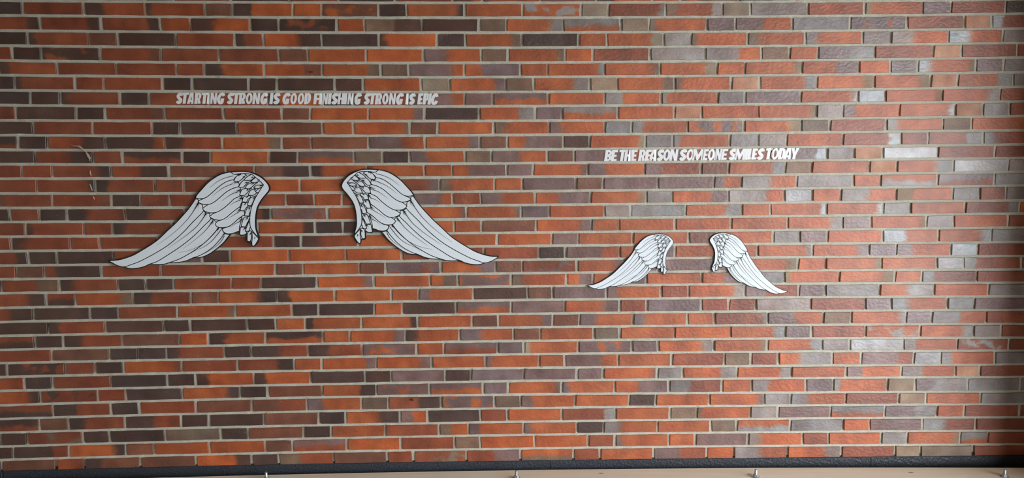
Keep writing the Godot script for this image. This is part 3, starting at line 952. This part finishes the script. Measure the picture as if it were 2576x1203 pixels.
func thick_line(points: PackedVector2Array, wide: float) -> PackedVector2Array:
	# outline of a smooth stroke of even width with blunt ends, in units of the letter height
	var path := smooth(points, false, 6, -0.5)
	var one := PackedVector2Array()
	var two := PackedVector2Array()
	for i in path.size():
		var side := (path[mini(i + 1, path.size() - 1)] - path[maxi(i - 1, 0)]).normalized().orthogonal() * wide * 0.5
		one.append(path[i] + side)
		two.append(path[i] - side)
	two.reverse()
	one.append_array(two)
	return one


func oval(w: float, grow: float, reverse := false) -> PackedVector2Array:
	var out := PackedVector2Array()
	for i in 25:
		var t := TAU * i / 24.0 + PI / 2.0 + 0.004 * (1 if i == 0 else -1 if i == 24 else 0)
		out.append(Vector2(w / 2.0 + cos(t) * (w / 2.0 - grow), 0.5 + sin(t) * (0.515 - grow)))
	if reverse:
		out.reverse()
	return out


func ringed(outer: Array, inner: Array) -> PackedVector2Array:
	# outer outline anticlockwise from the seam, inner clockwise back to it
	var out := PackedVector2Array()
	for p in outer:
		out.append(p)
	var first: Vector2 = outer[0]
	for p in inner:
		out.append(p)
	return out


func glyph(ch: String, w: float) -> Array:
	# outlines of a heavy comic capital one unit high and w wide, standing upright
	var t := 0.27
	match ch:
		"I":
			return [PackedVector2Array([Vector2(0, 0.01), Vector2(w, -0.01), Vector2(w, 1), Vector2(0, 0.98)])]
		"T":
			var m := w * 0.5
			return [PackedVector2Array([Vector2(0, 0.99), Vector2(0, 0.8), Vector2(m - t / 2, 0.8), Vector2(m - t / 2 - 0.02, 0), Vector2(m + t / 2 - 0.02, 0.01), Vector2(m + t / 2, 0.81), Vector2(w, 0.82), Vector2(w, 1.01)])]
		"H":
			t = minf(t, w * 0.4)
			return [PackedVector2Array([Vector2(0, 0), Vector2(t, 0), Vector2(t, 0.4), Vector2(w - t, 0.4), Vector2(w - t, 0), Vector2(w, 0), Vector2(w, 1), Vector2(w - t, 1), Vector2(w - t, 0.6), Vector2(t, 0.6), Vector2(t, 1), Vector2(0, 1)])]
		"L":
			return [PackedVector2Array([Vector2(0, 0), Vector2(w, 0.02), Vector2(w, 0.21), Vector2(t, 0.2), Vector2(t, 1), Vector2(0, 1)])]
		"E", "F":
			var foot := [Vector2(t, 0.0), Vector2(t, 0.36)] if ch == "F" else [Vector2(w * 0.97, 0.02), Vector2(w * 0.97, 0.2), Vector2(t, 0.2), Vector2(t, 0.39)]
			var p := PackedVector2Array([Vector2(0, 0)])
			p.append_array(PackedVector2Array(foot))
			p.append_array(PackedVector2Array([Vector2(w * 0.88, 0.4), Vector2(w * 0.88, 0.58), Vector2(t, 0.58), Vector2(t, 0.8), Vector2(w, 0.8), Vector2(w, 1.0), Vector2(0, 0.99)]))
			return [p]
		"N":
			t = minf(t, w * 0.4)
			return [PackedVector2Array([Vector2(0, 0), Vector2(t * 0.85, 0), Vector2(t * 0.85, 0.52), Vector2(w - t * 0.95, -0.01), Vector2(w, 0.0), Vector2(w, 1), Vector2(w - t * 0.85, 1), Vector2(w - t * 0.85, 0.5), Vector2(t * 0.95, 1.01), Vector2(0, 1)])]
		"M":
			t = minf(0.24, w * 0.25)
			return [PackedVector2Array([Vector2(0, 0), Vector2(t * 0.85, 0), Vector2(t * 0.9, 0.5), Vector2(w * 0.42, 0.02), Vector2(w * 0.56, 0.02), Vector2(w - t * 0.9, 0.52), Vector2(w - t * 0.85, 0), Vector2(w, 0), Vector2(w, 1), Vector2(w - t * 1.15, 1), Vector2(w * 0.5, 0.52), Vector2(t * 1.15, 1), Vector2(0, 1)])]
		"Y":
			return [PackedVector2Array([Vector2(0, 1), Vector2(w * 0.32, 0.36), Vector2(w * 0.3, 0), Vector2(w * 0.3 + t, 0.0), Vector2(w * 0.32 + t, 0.4), Vector2(w, 1), Vector2(w - t, 1), Vector2(w * 0.5, 0.62), Vector2(t, 1)])]
		"A":
			t = minf(t, w * 0.42)
			return [ringed([Vector2(w * 0.55, 1), Vector2(w * 0.28, 1), Vector2(-0.06, 0), Vector2(t * 0.86, 0), Vector2(t * 0.98, 0.17), Vector2(w - t * 0.95, 0.17), Vector2(w - t, 0), Vector2(w, 0), Vector2(w * 0.86, 1), Vector2(w * 0.552, 1)], [Vector2(w * 0.552, 0.72), Vector2(w * 0.66, 0.35), Vector2(w * 0.42, 0.35), Vector2(w * 0.55, 0.72)])]
		"O":
			return [ringed(Array(oval(w, 0.0)), Array(oval(w, 0.215, true)))]
		"D":
			return [ringed([Vector2(0.0, 0.5), Vector2(0, 0), Vector2(w * 0.55, 0.02), Vector2(w * 0.85, 0.16), Vector2(w, 0.42), Vector2(w, 0.68), Vector2(w * 0.88, 0.9), Vector2(w * 0.6, 1.0), Vector2(0, 1), Vector2(0, 0.502)], [Vector2(t, 0.502), Vector2(t, 0.79), Vector2(w * 0.55, 0.76), Vector2(w - t, 0.62), Vector2(w - t, 0.42), Vector2(w * 0.55, 0.24), Vector2(t, 0.2), Vector2(t, 0.5)])]
		"P", "R":
			var outer := [Vector2(0.0, 0.7), Vector2(0, 0), Vector2(t, 0)]
			if ch == "R":
				outer.append_array([Vector2(t, 0.32), Vector2(t * 1.1, 0.33), Vector2(w - t * 1.02, 0.0), Vector2(w, 0.03), Vector2(w * 0.8, 0.4)])
			else:
				outer.append_array([Vector2(t, 0.34), Vector2(w * 0.7, 0.38)])
			outer.append_array([Vector2(w * 0.97, 0.56), Vector2(w, 0.76), Vector2(w * 0.88, 0.94), Vector2(w * 0.6, 1.01), Vector2(0, 1), Vector2(0, 0.702)])
			return [ringed(outer, [Vector2(t, 0.702), Vector2(t, 0.82), Vector2(w * 0.6, 0.82), Vector2(w - t * 0.95, 0.72), Vector2(w * 0.6, 0.56), Vector2(t, 0.52), Vector2(t, 0.7)])]
		"B":
			return [ringed([Vector2(0.0, 0.7), Vector2(0, 0), Vector2(w * 0.6, 0.02), Vector2(w * 0.9, 0.12), Vector2(w, 0.3), Vector2(w * 0.85, 0.52), Vector2(w * 0.97, 0.7), Vector2(w * 0.9, 0.93), Vector2(w * 0.6, 1.01), Vector2(0, 1), Vector2(0, 0.702)], [Vector2(t, 0.702), Vector2(t, 0.82), Vector2(w * 0.6, 0.82), Vector2(w * 0.64, 0.7), Vector2(t * 1.01, 0.61), Vector2(t * 1.01, 0.4), Vector2(w * 0.66, 0.3), Vector2(w * 0.55, 0.2), Vector2(t, 0.19), Vector2(t, 0.7)])]
		"S":
			return [thick_line(PackedVector2Array([Vector2(w - 0.1, 0.72), Vector2(w * 0.76, 0.865), Vector2(w * 0.45, 0.865), Vector2(0.15, 0.7), Vector2(w * 0.42, 0.52), Vector2(w - 0.14, 0.34), Vector2(w * 0.62, 0.13), Vector2(w * 0.34, 0.125), Vector2(0.11, 0.25)]), t)]
		"C":
			return [thick_line(PackedVector2Array([Vector2(w - 0.04, 0.7), Vector2(w * 0.8, 0.87), Vector2(w * 0.5, 0.87), Vector2(0.15, 0.6), Vector2(0.14, 0.32), Vector2(w * 0.42, 0.11), Vector2(w * 0.78, 0.14), Vector2(w - 0.03, 0.34)]), t)]
		"G":
			return [thick_line(PackedVector2Array([Vector2(w - 0.04, 0.72), Vector2(w * 0.8, 0.87), Vector2(w * 0.5, 0.87), Vector2(0.15, 0.6), Vector2(0.14, 0.32), Vector2(w * 0.42, 0.11), Vector2(w * 0.74, 0.14), Vector2(w - 0.16, 0.3)]), t), PackedVector2Array([Vector2(w * 0.5, 0.3), Vector2(w, 0.3), Vector2(w, 0.5), Vector2(w * 0.5, 0.5)])]
	return []


func make_slogan(called: String, words: Array, label: String, course: int) -> void:
	var slogan := thing(called)
	tag(slogan, label, "lettering")
	var joints := PackedFloat32Array()
	var cut: PackedStringArray = COURSES[course].split(" ")
	for i in range(1, cut.size(), 2):
		joints.append(cut[i].to_float() / 1000.0)
	for text: String in words:
		var word := Node3D.new()
		var marks := text.split(" ")
		var first := marks[0].split(";")
		var origin := Vector3(first[1].to_float() / 1000.0, first[3].to_float() / 1000.0, 0.0)
		word.position = origin
		word.name = "word"
		slogan.add_child(word, true)
		for mark in marks:
			var f := mark.split(";")
			var x := f[1].to_float() / 1000.0
			var full := f[2].to_float() / 1000.0
			var y := f[3].to_float() / 1000.0
			var high := f[4].to_float() / 1000.0
			var slant := 0.14
			var w := full / high - slant + 0.035
			x -= 0.0175 * high
			var s := Shape.new()
			for outline: PackedVector2Array in glyph(f[0], w):
				var poly := PackedVector2Array()
				for p in outline:
					poly.append(Vector2(x + (p.x + slant * clampf(p.y, 0.0, 1.0)) * high - origin.x, y + p.y * high - origin.y))
				s.slab(poly, 0.0011, 0.0017)
			part(word, "letter", press(s, joints, origin).mesh(), vinyl)


func press(s: Shape, joints: PackedFloat32Array, origin: Vector3) -> Shape:
	# the thin vinyl dips where it crosses an upright joint: cut the letter along upright lines there and sink it
	var tris := []
	for i in range(0, s.v.size(), 3):
		tris.append(PackedVector3Array([s.v[i], s.v[i + 1], s.v[i + 2]]))
	for j in joints:
		for d in [-0.011, -0.007, -0.0035, 0.0, 0.0035, 0.007, 0.011]:
			var cut: float = j + d - origin.x
			var next := []
			for t: PackedVector3Array in tris:
				var lo := minf(t[0].x, minf(t[1].x, t[2].x))
				var hi := maxf(t[0].x, maxf(t[1].x, t[2].x))
				if cut <= lo + 1e-5 or cut >= hi - 1e-5:
					next.append(t)
					continue
				for keep in [1.0, -1.0]:
					var ring := PackedVector3Array()
					for k in 3:
						var p := t[k]
						var q := t[(k + 1) % 3]
						if (p.x - cut) * keep >= 0.0:
							ring.append(p)
						if (p.x - cut) * (q.x - cut) < 0.0:
							ring.append(p.lerp(q, (cut - p.x) / (q.x - p.x)))
					for k in range(1, ring.size() - 1):
						next.append(PackedVector3Array([ring[0], ring[k], ring[k + 1]]))
			tris = next
	var out := Shape.new()
	for t: PackedVector3Array in tris:
		var face := (t[2] - t[0]).cross(t[1] - t[0])
		for k in 3:
			for j in joints:
				var d := absf(t[k].x + origin.x - j)
				if d < 0.011:
					t[k].z -= 0.0022 * (0.5 + 0.5 * cos(PI * d / 0.011))
		out.tri(t[0], t[1], t[2], face)
	return out


# ---------------------------------------------------------------- small things on the wall

func make_creeper() -> void:
	var dry := rough_surface(noise_texture(256, 0.05, 4, 61, ramp([[0.0, Color(0.42, 0.37, 0.31)], [0.6, Color(0.72, 0.67, 0.6)], [1.0, Color(0.86, 0.82, 0.75)]])), null, 0.05, 0.0, 0.9)
	var stem := thing("dead_creeper", Vector3(numbers(CREEPER[0])[0].x, numbers(CREEPER[0])[0].y, 0.0))
	tag(stem, "dried grey creeper stem still clinging to the dark bricks near the left edge", "stem")
	for i in CREEPER.size():
		var points := numbers(CREEPER[i])
		var path := PackedVector3Array()
		var radii := PackedFloat32Array()
		var fine := smooth(points, false, 4)
		for k in fine.size():
			var t := float(k) / (fine.size() - 1)
			path.append(Vector3(fine[k].x - stem.position.x + rng.randf_range(-0.001, 0.001), fine[k].y - stem.position.y, (0.004 + 0.014 * sin(PI * t)) if i == 0 else 0.004))
			radii.append((0.0025 + 0.0012 * sin(PI * t)) * (1.0 if i < 3 else 0.75) * (1.0 - 0.5 * absf(2.0 * t - 1.0)) + 0.0007)
		var s := Shape.new()
		s.tube(path, radii)
		part(stem, "stem" if i < 3 else "stem_scrap", s.mesh(), dry)


func make_plugs() -> void:
	var red := plain(Color(0.45, 0.2, 0.14), 0.6)
	for spot in [[Vector3(-0.936, 2.237, 0.0), "brown plug sticking out of a red brick above the upper slogan"], [Vector3(-0.454, 0.486, 0.0), "brown plug sticking out of a brick near the foot of the wall"]]:
		var plug := thing("wall_plug", spot[0])
		tag(plug, spot[1], "wall plug")
		var s := Shape.new()
		s.turned(PackedVector2Array([Vector2(0.0045, 0.0), Vector2(0.0045, 0.01), Vector2(0.0062, 0.012), Vector2(0.0062, 0.015), Vector2(0.003, 0.0155), Vector2(0.0028, 0.008), Vector2(0.0001, 0.008)]), 12)
		var collar := part(plug, "sleeve", s.mesh(), red)
		collar.rotation.x = PI / 2.0
